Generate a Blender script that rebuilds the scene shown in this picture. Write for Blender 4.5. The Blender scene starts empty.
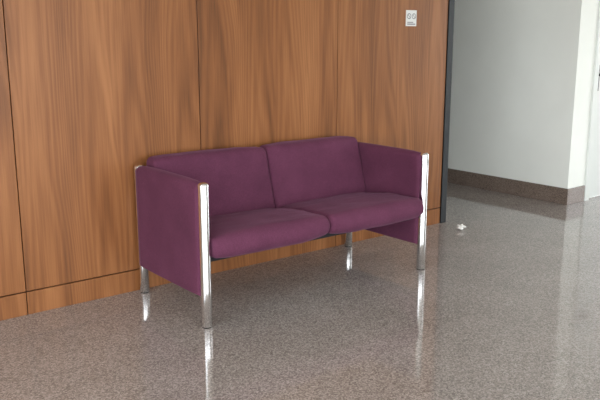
import bpy, bmesh, math, random
from mathutils import Vector, Matrix, noise
random.seed(3)
S = bpy.context.scene
S.view_settings.view_transform = 'Standard'
S.view_settings.look = 'None'

# ---------------------------------------------------------------- helpers
def link(o, parent=None):
    S.collection.objects.link(o)
    if parent: o.parent = parent
    return o

def empty(name):
    e = bpy.data.objects.new(name, None); e.empty_display_size = .1
    return link(e)

def obj_from_bm(name, bm, mat, parent=None, smooth=False):
    bmesh.ops.recalc_face_normals(bm, faces=bm.faces)
    me = bpy.data.meshes.new(name); bm.to_mesh(me); bm.free()
    if smooth:
        for p in me.polygons: p.use_smooth = True
    if mat: me.materials.append(mat)
    return link(bpy.data.objects.new(name, me), parent)

def add_box(bm, x0, x1, y0, y1, z0, z1):
    vs = [bm.verts.new(p) for p in [(x0,y0,z0),(x1,y0,z0),(x1,y1,z0),(x0,y1,z0),(x0,y0,z1),(x1,y0,z1),(x1,y1,z1),(x0,y1,z1)]]
    for f in [(0,3,2,1),(4,5,6,7),(0,1,5,4),(1,2,6,5),(2,3,7,6),(3,0,4,7)]:
        bm.faces.new([vs[i] for i in f])

def boxes(name, lst, mat, parent=None, bevel=0):
    bm = bmesh.new()
    for b in lst: add_box(bm, *b)
    o = obj_from_bm(name, bm, mat, parent)
    if bevel:
        m = o.modifiers.new('bev', 'BEVEL'); m.width = bevel; m.segments = 2
    return o

def new_mat(name):
    m = bpy.data.materials.new(name); m.use_nodes = True
    nt = m.node_tree
    return m, nt, nt.nodes['Principled BSDF']

def N(nt, typ, **kw):
    n = nt.nodes.new(typ)
    for k, v in kw.items():
        if k in n.inputs.keys(): n.inputs[k].default_value = v
        else: setattr(n, k, v)
    return n

def srgb(r, g, b):
    f = lambda c: (c/255/12.92) if c/255 <= .04045 else ((c/255+.055)/1.055)**2.4
    return (f(r), f(g), f(b), 1)

def ramp(nt, stops):
    r = nt.nodes.new('ShaderNodeValToRGB')
    el = r.color_ramp.elements
    el[0].position, el[0].color = stops[0]
    el[1].position, el[1].color = stops[-1]
    for p, c in stops[1:-1]:
        e = el.new(p); e.color = c
    return r

def mathn(nt, op, a, b=None, c=None):
    n = nt.nodes.new('ShaderNodeMath'); n.operation = op
    for i, v in enumerate((a, b, c)):
        if v is None: continue
        if isinstance(v, (int, float)): n.inputs[i].default_value = v
        else: nt.links.new(v, n.inputs[i])
    return n.outputs[0]

# ---------------------------------------------------------------- materials
def mat_plain(name, col, rough=.6, metal=0, bump=0):
    m, nt, b = new_mat(name)
    L = nt.links
    tc = N(nt, 'ShaderNodeTexCoord')
    nz = N(nt, 'ShaderNodeTexNoise', Scale=3.0, Detail=4.0)
    L.new(tc.outputs['Object'], nz.inputs['Vector'])
    r = ramp(nt, [(.3, tuple(c*.96 for c in col[:3])+(1,)), (.7, col)])
    L.new(nz.outputs['Fac'], r.inputs[0]); L.new(r.outputs[0], b.inputs['Base Color'])
    b.inputs['Roughness'].default_value = rough
    b.inputs['Metallic'].default_value = metal
    if bump:
        n2 = N(nt, 'ShaderNodeTexNoise', Scale=180.0, Detail=2.0)
        L.new(tc.outputs['Object'], n2.inputs['Vector'])
        bp = N(nt, 'ShaderNodeBump', Strength=bump, Distance=.002)
        L.new(n2.outputs['Fac'], bp.inputs['Height']); L.new(bp.outputs[0], b.inputs['Normal'])
    return m

def mat_wood():
    m, nt, b = new_mat('cherry_veneer')
    L = nt.links
    geo = N(nt, 'ShaderNodeNewGeometry'); oi = N(nt, 'ShaderNodeObjectInfo')
    sp = N(nt, 'ShaderNodeSeparateXYZ'); L.new(geo.outputs['Position'], sp.inputs[0])
    rnd = mathn(nt, 'MULTIPLY', oi.outputs['Random'], 37.0)
    x = mathn(nt, 'ADD', sp.outputs['X'], 0.0)
    z = mathn(nt, 'ADD', sp.outputs['Z'], rnd)
    cw = N(nt, 'ShaderNodeCombineXYZ')
    L.new(mathn(nt, 'MULTIPLY', x, 2.0), cw.inputs[0]); L.new(mathn(nt, 'MULTIPLY', z, .38), cw.inputs[2]); L.new(rnd, cw.inputs[1])
    nw = N(nt, 'ShaderNodeTexNoise', Scale=1.4, Detail=2.0, Roughness=.4); L.new(cw.outputs[0], nw.inputs['Vector'])
    warp = mathn(nt, 'MULTIPLY', mathn(nt, 'SUBTRACT', nw.outputs['Fac'], .5), .22)
    xw = mathn(nt, 'ADD', x, warp)
    xl = mathn(nt, 'SUBTRACT', mathn(nt, 'PINGPONG', mathn(nt, 'ADD', xw, 20.0), .28), .10)
    par = mathn(nt, 'MULTIPLY', mathn(nt, 'MULTIPLY', xl, xl), 150.0)
    f = mathn(nt, 'ADD', par, mathn(nt, 'MULTIPLY', z, .75))
    f = mathn(nt, 'ADD', f, mathn(nt, 'MULTIPLY', nw.outputs['Fac'], 2.0))
    s = mathn(nt, 'SINE', mathn(nt, 'MULTIPLY', f, 8.0))
    s = mathn(nt, 'MULTIPLY_ADD', s, .5, .5)
    cb = N(nt, 'ShaderNodeCombineXYZ')
    L.new(mathn(nt, 'MULTIPLY', xw, 7.0), cb.inputs[0]); L.new(mathn(nt, 'MULTIPLY', z, .6), cb.inputs[2]); L.new(rnd, cb.inputs[1])
    nb = N(nt, 'ShaderNodeTexNoise', Scale=1.0, Detail=4.0, Roughness=.6); L.new(cb.outputs[0], nb.inputs['Vector'])
    cf = N(nt, 'ShaderNodeCombineXYZ')
    L.new(mathn(nt, 'MULTIPLY', x, 130.0), cf.inputs[0]); L.new(mathn(nt, 'MULTIPLY', z, 2.5), cf.inputs[2])
    nf = N(nt, 'ShaderNodeTexNoise', Scale=1.0, Detail=2.0); L.new(cf.outputs[0], nf.inputs['Vector'])
    t = mathn(nt, 'MULTIPLY', s, .09)
    t = mathn(nt, 'ADD', t, mathn(nt, 'MULTIPLY', nb.outputs['Fac'], .70))
    t = mathn(nt, 'ADD', t, mathn(nt, 'MULTIPLY', nf.outputs['Fac'], .25))
    r = ramp(nt, [(.30, srgb(94, 58, 33)), (.50, srgb(131, 84, 49)), (.72, srgb(157, 106, 66))])
    L.new(t, r.inputs[0]); L.new(r.outputs[0], b.inputs['Base Color'])
    b.inputs['Roughness'].default_value = .38
    b.inputs['Specular IOR Level'].default_value = .3
    return m

def mat_granite(name, c_dark, c_mid, c_light, rough, scale=1.0, spec=.5):
    m, nt, b = new_mat(name)
    L = nt.links
    tc = N(nt, 'ShaderNodeTexCoord')
    v = N(nt, 'ShaderNodeTexVoronoi', Scale=170.0*scale); L.new(tc.outputs['Object'], v.inputs['Vector'])
    sv = N(nt, 'ShaderNodeSeparateColor'); L.new(v.outputs['Color'], sv.inputs[0])
    n = N(nt, 'ShaderNodeTexNoise', Scale=60.0*scale, Detail=5.0, Roughness=.75); L.new(tc.outputs['Object'], n.inputs['Vector'])
    n2 = N(nt, 'ShaderNodeTexNoise', Scale=2.2, Detail=4.0, Roughness=.6); L.new(tc.outputs['Object'], n2.inputs['Vector'])
    t = mathn(nt, 'MULTIPLY', sv.outputs[0], .38)
    t = mathn(nt, 'ADD', t, mathn(nt, 'MULTIPLY', n.outputs['Fac'], .42))
    t = mathn(nt, 'ADD', t, mathn(nt, 'MULTIPLY', n2.outputs['Fac'], .20))
    r = ramp(nt, [(.26, c_dark), (.5, c_mid), (.78, c_light)])
    L.new(t, r.inputs[0]); L.new(r.outputs[0], b.inputs['Base Color'])
    b.inputs['Roughness'].default_value = rough
    b.inputs['Specular IOR Level'].default_value = spec
    return m

def mat_fabric():
    m, nt, b = new_mat('purple_wool')
    L = nt.links
    tc = N(nt, 'ShaderNodeTexCoord')
    n = N(nt, 'ShaderNodeTexNoise', Scale=260.0, Detail=3.0, Roughness=.7); L.new(tc.outputs['Object'], n.inputs['Vector'])
    n2 = N(nt, 'ShaderNodeTexNoise', Scale=5.0, Detail=3.0); L.new(tc.outputs['Object'], n2.inputs['Vector'])
    t = mathn(nt, 'ADD', mathn(nt, 'MULTIPLY', n.outputs['Fac'], .7), mathn(nt, 'MULTIPLY', n2.outputs['Fac'], .3))
    r = ramp(nt, [(.3, srgb(69, 34, 52)), (.5, srgb(90, 47, 69)), (.7, srgb(110, 62, 86))])
    L.new(t, r.inputs[0]); L.new(r.outputs[0], b.inputs['Base Color'])
    b.inputs['Roughness'].default_value = .9
    b.inputs['Sheen Weight'].default_value = .16
    b.inputs['Sheen Roughness'].default_value = .4
    b.inputs['Sheen Tint'].default_value = srgb(212, 160, 195)
    b.inputs['Specular IOR Level'].default_value = .2
    bp = N(nt, 'ShaderNodeBump', Strength=.35, Distance=.002)
    L.new(n.outputs['Fac'], bp.inputs['Height']); L.new(bp.outputs[0], b.inputs['Normal'])
    return m

WOOD = mat_wood()
FLOOR = mat_granite('polished_granite', srgb(112, 105, 101), srgb(152, 144, 139), srgb(196, 188, 182), .06, 1.0, .7)
SKIRT = mat_granite('brown_granite', srgb(80, 69, 62), srgb(112, 98, 89), srgb(148, 132, 120), .25, 1.3)
WHITE = mat_plain('painted_plaster', srgb(236, 239, 233), .7, bump=.1)
CEIL = mat_plain('ceiling_paint', srgb(238, 238, 234), .8)
DOORM = mat_plain('door_laminate', srgb(215, 219, 215), .4)
BLACK = mat_plain('dark_metal', srgb(30, 33, 36), .45, .3)
GAP = mat_plain('dark_backing', srgb(20, 12, 8), .9)
CHROME = mat_plain('chrome', (.88, .89, .90, 1), .10, 1)
FAB = mat_fabric()
UNDER = mat_plain('black_lining', srgb(30, 26, 30), .9)
PAPER = mat_plain('white_paper', srgb(235, 235, 230), .8)
SIGNW = mat_plain('sign_white', srgb(216, 218, 216), .5)
SIGNK = mat_plain('sign_ink', srgb(90, 90, 94), .5)
SIGNR = mat_plain('sign_grey', srgb(130, 128, 130), .5)
ALU = mat_plain('window_aluminium', srgb(190, 192, 194), .4, .6)
RUB = mat_plain('rubber', srgb(28, 28, 28), .7)

# ---------------------------------------------------------------- room
H = 3.2
XL, XR, YB, YW, YE = -2.9, 9.5, -5.0, 4.02, 8.0
boxes('floor', [(XL-.2, XR+.2, YB-.2, YE+.2, -.1, 0)], FLOOR)
boxes('ceiling', [(XL-.2, XR+.2, YB-.2, YE+.2, H, H+.1)], CEIL)

wb = boxes('wall_back', [(XL, 4.71, YW+.022, YW+.2, 0, H)], GAP)
seams = [XL, -2.14, -1.01, .12, 1.253, 2.388, 3.508, 4.65]
for i in range(len(seams)-1):
    a, c = seams[i]+.003, seams[i+1]-.003
    boxes('veneer_panel_%d' % (i+1), [(a, c, YW, YW+.021, .136, H)], WOOD, wb, .0015)
    boxes('plinth_panel_%d' % (i+1), [(a, c, YW+.0, YW+.021, 0, .129)], WOOD, wb, .0015)
boxes('trim_1', [(4.652, 4.715, YW-.008, YW+.21, 0, H)], BLACK, None, .002)

XW, YD = 6.10, 3.77
d0, d1, dh = 6.37, 7.42, 2.15
boxes('wall_right', [(XW, XW+.2, YD+.2, YE, 0, H), (XW, d0, YD, YD+.2, 0, H), (d1, XR, YD, YD+.2, 0, H), (d0, d1, YD, YD+.2, dh, H)], WHITE)
boxes('baseboard_right', [(XW-.015, XW, YD-.015, YE, 0, .15), (XW, d0-.005, YD-.015, YD, 0, .15)], SKIRT, None, .002)
boxes('baseboard_far', [(d1+.005, XR, YD-.015, YD, 0, .15)], SKIRT, None, .002)
door = empty('door_1')
boxes('door_frame', [(d0+.001, d0+.07, YD-.02, YD+.16, 0, dh-.001), (d1-.07, d1-.001, YD-.02, YD+.16, 0, dh-.001), (d0+.07, d1-.07, YD-.02, YD+.16, dh-.07, dh-.001)], DOORM, door, .003)
boxes('door_leaf', [(d0+.073, d1-.073, YD+.015, YD+.055, .008, dh-.073)], DOORM, door, .002)
boxes('handle_plate', [(d0+.080, d0+.125, YD+.005, YD+.015, 1.02, 1.26)], BLACK, door, .003)
bm = bmesh.new()
bmesh.ops.create_cone(bm, cap_ends=True, segments=20, radius1=.010, radius2=.010, depth=.05,
    matrix=Matrix.Translation((d0+.103, YD-.02, 1.17)) @ Matrix.Rotation(math.pi/2, 4, 'X'))
bmesh.ops.create_cone(bm, cap_ends=True, segments=20, radius1=.010, radius2=.009, depth=.13,
    matrix=Matrix.Translation((d0+.158, YD-.045, 1.17)) @ Matrix.Rotation(math.pi/2, 4, 'Y'))
obj_from_bm('handle_lever', bm, BLACK, door, True)
boxes('wall_end', [(XL, XW+.2, YE, YE+.2, 0, H)], WHITE)

def window_wall(wname, axis, pos, a0, a1, wins, z0, z1, inward):
    th = -.2*inward
    p0, p1 = min(pos, pos+th), max(pos, pos+th)
    def bx(u0, u1, za, zb, q0=p0, q1=p1):
        return (q0, q1, u0, u1, za, zb) if axis == 'x' else (u0, u1, q0, q1, za, zb)
    lst = [bx(a0, a1, 0, z0), bx(a0, a1, z1, H)]
    cur = a0
    for (u0, u1) in wins:
        lst.append(bx(cur, u0, z0, z1)); cur = u1
    lst.append(bx(cur, a1, z0, z1))
    boxes(wname, lst, WHITE)
    for (u0, u1) in wins:
        window_wall.n += 1
        m0, m1 = pos+th*.35, pos+th*.65
        q0, q1 = min(m0, m1), max(m0, m1)
        fr = [bx(u0, u0+.05, z0, z1, q0, q1), bx(u1-.05, u1, z0, z1, q0, q1), bx(u0+.05, u1-.05, z0, z0+.05, q0, q1), bx(u0+.05, u1-.05, z1-.05, z1, q0, q1)]
        mid = (u0+u1)/2
        fr.append(bx(mid-.025, mid+.025, z0+.05, z1-.05, q0, q1))
        boxes('window_%d' % window_wall.n, fr, ALU)
        ld = bpy.data.lights.new('portal', 'AREA'); ld.shape = 'RECTANGLE'
        ld.size = u1-u0; ld.size_y = z1-z0; ld.cycles.is_portal = True
        lo = link(bpy.data.objects.new('window_light_portal', ld))
        c = (pos+th*.9, mid, (z0+z1)/2) if axis == 'x' else (mid, pos+th*.9, (z0+z1)/2)
        lo.location = c
        d = Vector((inward, 0, 0)) if axis == 'x' else Vector((0, inward, 0))
        lo.rotation_euler = d.to_track_quat('-Z', 'Y').to_euler()
window_wall.n = 0
window_wall('wall_left', 'x', XL, YB-.2, YE+.2, [(-4.8, -1.6), (-1.4, 2.3)], .05, 3.15, 1)
window_wall('wall_front', 'y', YB, XL, XR, [(-2.6, .4), (.7, 3.7), (4.0, 5.4)], .05, 3.15, 1)
window_wall('wall_east', 'x', XR, YB-.2, YD+.2, [(.4, 2.2)], .05, 3.1, -1)

# ---------------------------------------------------------------- sofa
sofa = empty('two_seat_sofa')

def loft(name, prof, x0, x1, r, mat, crown=0.0, nx=44, pw=2.0, seed=0.0):
    n = len(prof)
    cy = sum(p[0] for p in prof)/n; cz = sum(p[1] for p in prof)/n
    nor = []
    for i in range(n):
        a, c = Vector(prof[i-1]), Vector(prof[(i+1) % n])
        t = (c-a).normalized(); nn = Vector((t.y, -t.x))
        if nn.dot(Vector(prof[i])-Vector((cy, cz))) < 0: nn = -nn
        nor.append(nn)
    xs = []
    for k in range(8):
        a = k/7*math.pi/2
        xs.append((x0 + r*(1-math.cos(a)), r*(1-math.sin(a))))
    mids = [x0+r+(x1-x0-2*r)*k/nx for k in range(1, nx)]
    secs = xs + [(m, 0) for m in mids] + [(x0+x1-a, b) for a, b in reversed(xs)]
    bm = bmesh.new(); rings = []
    for (x, ins) in secs:
        u = (x-x0)/(x1-x0); cr = crown*(1-abs(2*u-1)**(2*pw))
        edge = min(x-x0, x1-x)
        amp = .0035 + .003*math.exp(-edge/.07)
        amp *= min(1, edge/.02)
        ring = []
        for i in range(n):
            y, z = prof[i]
            # soft creases: low-frequency lumps plus small gathers running in from the seams
            nz = noise.noise(Vector((x*7+seed, y*9, z*9)))*1.3 + .5*noise.noise(Vector((x*9+seed, y*26, z*26)))
            o = cr-ins+amp*nz
            ring.append(bm.verts.new((x, y+nor[i].x*o, z+nor[i].y*o)))
        rings.append(ring)
    for a, c in zip(rings[:-1], rings[1:]):
        for i in range(n):
            bm.faces.new([a[i], a[(i+1) % n], c[(i+1) % n], c[i]])
    bm.faces.new(rings[0]); bm.faces.new(list(reversed(rings[-1])))
    return obj_from_bm(name, bm, mat, sofa, True)

def round_poly(pts, seg=8):
    out = []
    n = len(pts)
    for i in range(n):
        p = Vector(pts[i][:2]); r = pts[i][2]
        a = Vector(pts[i-1][:2]); c = Vector(pts[(i+1) % n][:2])
        d1 = (a-p).normalized(); d2 = (c-p).normalized()
        ang = d1.angle(d2); t = r/math.tan(ang/2)
        cen = p + (d1+d2).normalized()*(r/math.sin(ang/2))
        s = p+d1*t-cen; e = p+d2*t-cen
        tot = s.angle_signed(e)
        for k in range(seg+1):
            w = -tot*k/seg
            v = Vector((s.x*math.cos(w)-s.y*math.sin(w), s.x*math.sin(w)+s.y*math.cos(w)))
            out.append(cen+v)
    res = []
    for i in range(len(out)):
        a, c = out[i], out[(i+1) % len(out)]
        res.append((a.x, a.y))
        m = int((c-a).length/.02)
        for k in range(1, m+1):
            q = a.lerp(c, k/(m+1)); res.append((q.x, q.y))
    return res

PX0, PX1, PYF, PYB, PR, PZ = 1.937, 3.585, 3.25, 3.966, .029, .780
seat = round_poly([(3.203, .378, .052), (3.196, .487, .054), (3.50, .478, .4), (3.80, .435, .02), (3.80, .33, .02)])
back = round_poly([(3.725, .40, .03), (3.790, .640, .5), (3.842, .818, .045), (3.955, .816, .030), (3.955, .36, .02)])
xa, xb, xm = PX0+.032, PX1-.032, 2.765
loft('seat_cushion_1', seat, xa, xm-.001, .030, FAB, .018, seed=1.3)
loft('seat_cushion_2', seat, xm+.001, xb, .030, FAB, .018, seed=7.7)
loft('back_cushion_1', back, xa, xm-.001, .028, FAB, .015, seed=13.1)
loft('back_cushion_2', back, xm+.001, xb, .028, FAB, .015, seed=21.9)
boxes('seat_frame', [(xa, xb, 3.30, 3.36, .335, .372), (xa, xb, 3.70, 3.76, .30, .345), (xa, xb, 3.36, 3.70, .335, .35)], UNDER, sofa, .003)

def arm(name, xc):
    # upholstered slab between the posts: soft rolled top, padding on both faces
    w, zb, zt, rt = .032, .172, .778, .0315
    bm = bmesh.new(); rings = []
    y0, y1 = PYF+.012, PYB-.012
    prof = []
    def corner(cx, cz, r, a0, a1, k=7):
        for i in range(k+1):
            a = a0+(a1-a0)*i/k
            prof.append((cx+r*math.cos(a), cz+r*math.sin(a)))
    corner(w-rt, zt-rt, rt, 0, math.pi/2)
    corner(-w+rt, zt-rt, rt, math.pi/2, math.pi)
    for k in range(1, 8): prof.append((-w, zt-rt+(zb+.012-zt+rt)*k/8))
    corner(-w+.012, zb+.012, .012, math.pi, 1.5*math.pi, 3)
    corner(w-.012, zb+.012, .012, 1.5*math.pi, 2*math.pi, 3)
    for k in range(1, 8): prof.append((w, zb+.012+(zt-rt-zb-.012)*k/8))
    K = 24
    for k in range(K+1):
        u = k/K; y = y0+(y1-y0)*u
        e = .008*(1-abs(2*u-1)**5)
        ring = []
        for px, pz in prof:
            hz = max(0, (pz-.6)/(zt-.6))
            dz = (.012*(1-abs(2*u-1)**6) - .006)*hz
            ring.append(bm.verts.new((xc+px*(1+e/w), y, pz+dz)))
        rings.append(ring)
    n = len(prof)
    for a, c in zip(rings[:-1], rings[1:]):
        for i in range(n):
            bm.faces.new([a[i], a[(i+1) % n], c[(i+1) % n], c[i]])
    bm.faces.new(rings[0]); bm.faces.new(list(reversed(rings[-1])))
    obj_from_bm(name, bm, FAB, sofa, True)
arm('arm_panel_1', PX0); arm('arm_panel_2', PX1)

def lathe(name, prof, x, y, mat, seg=40):
    bm = bmesh.new(); rings = []
    for r, z in prof:
        rings.append([bm.verts.new((x+r*math.cos(2*math.pi*i/seg), y+r*math.sin(2*math.pi*i/seg), z)) for i in range(seg)])
    for a, c in zip(rings[:-1], rings[1:]):
        for i in range(seg):
            bm.faces.new([a[i], a[(i+1) % seg], c[(i+1) % seg], c[i]])
    bm.faces.new(rings[0]); bm.faces.new(rings[-1])
    return obj_from_bm(name, bm, mat, sofa, True)
k = 0
for px in (PX0, PX1):
    for py in (PYF, PYB):
        k += 1
        pr = [(PR-.003, .004), (PR, .007), (PR, .2), (PR, .4), (PR, .6), (PR, PZ-.018)]
        for j in range(1, 8):
            a = j/7*math.pi/2
            pr.append((PR-.018+.018*math.cos(a), PZ-.018+.018*math.sin(a)))
        pr.append((.004, PZ+.002))
        lathe('chrome_post_%d' % k, pr, px, py, CHROME)
        lathe('foot_pad_%d' % k, [(PR-.004, 0), (PR-.003, .004), (.01, .005)], px, py, RUB)

# ---------------------------------------------------------------- sign
sx, sz, yy = 4.233, 1.645, YW
sg = empty('no_smoking_sign')
boxes('plate', [(sx-.056, sx+.056, yy-.004, yy, sz-.058, sz+.058)], SIGNW, sg, .001)
boxes('caption', [(sx-.042, sx+.042, yy-.0052, yy-.004, sz-.048, sz-.039), (sx-.042, sx+.02, yy-.0052, yy-.004, sz-.034, sz-.027)], SIGNR, sg)
bm = bmesh.new()
def ring(bm, cx, cz, r0, r1, y, seg=32):
    A = [bm.verts.new((cx+r0*math.cos(2*math.pi*i/seg), y, cz+r0*math.sin(2*math.pi*i/seg))) for i in range(seg)]
    B = [bm.verts.new((cx+r1*math.cos(2*math.pi*i/seg), y, cz+r1*math.sin(2*math.pi*i/seg))) for i in range(seg)]
    for i in range(seg): bm.faces.new([A[i], A[(i+1) % seg], B[(i+1) % seg], B[i]])
for cx in (sx-.026, sx+.026):
    ring(bm, cx, sz+.014, .016, .021, yy-.0055)
    q = [bm.verts.new((cx+a, yy-.0056, sz+.014+b)) for a, b in [(-.014, .011), (-.011, .014), (.014, -.011), (.011, -.014)]]
    bm.faces.new(q)
obj_from_bm('pictograms', bm, SIGNK, sg)

# ---------------------------------------------------------------- crumpled paper
bm = bmesh.new()
bmesh.ops.create_icosphere(bm, subdivisions=3, radius=.026)
for v in bm.verts:
    c = v.co
    f = 1+.28*math.sin(c.x*190+1)*math.cos(c.y*170)+.2*math.sin(c.z*210+c.x*120)
    v.co = Vector((c.x*f*1.25, c.y*f, c.z*f*.75))
zm = min(v.co.z for v in bm.verts)
for v in bm.verts: v.co += Vector((4.61, 3.76, -zm))
obj_from_bm('crumpled_paper', bm, PAPER)

# ---------------------------------------------------------------- world + camera
w = bpy.data.worlds.new('sky'); S.world = w; w.use_nodes = True
nt = w.node_tree; bg = nt.nodes['Background']
tc = N(nt, 'ShaderNodeTexCoord'); sp = N(nt, 'ShaderNodeSeparateXYZ')
nt.links.new(tc.outputs['Generated'], sp.inputs[0])
r = ramp(nt, [(.46, (.45, .45, .43, 1)), (.5, (.95, .975, 1, 1)), (.9, (.90, .95, 1, 1))])
nt.links.new(mathn(nt, 'MULTIPLY_ADD', sp.outputs['Z'], .5, .5), r.inputs[0])
nt.links.new(r.outputs[0], bg.inputs['Color']); bg.inputs['Strength'].default_value = 8.1

cam = bpy.data.cameras.new('camera'); co = link(bpy.data.objects.new('camera', cam))
cam.sensor_width = 36; cam.lens = 45.0
th = math.atan(162/750)
fw = Vector((.6197*math.cos(th), .7849*math.cos(th), -math.sin(th)))
co.location = (0, 0, 1.5)
co.rotation_euler = fw.to_track_quat('-Z', 'Y').to_euler()
S.camera = co
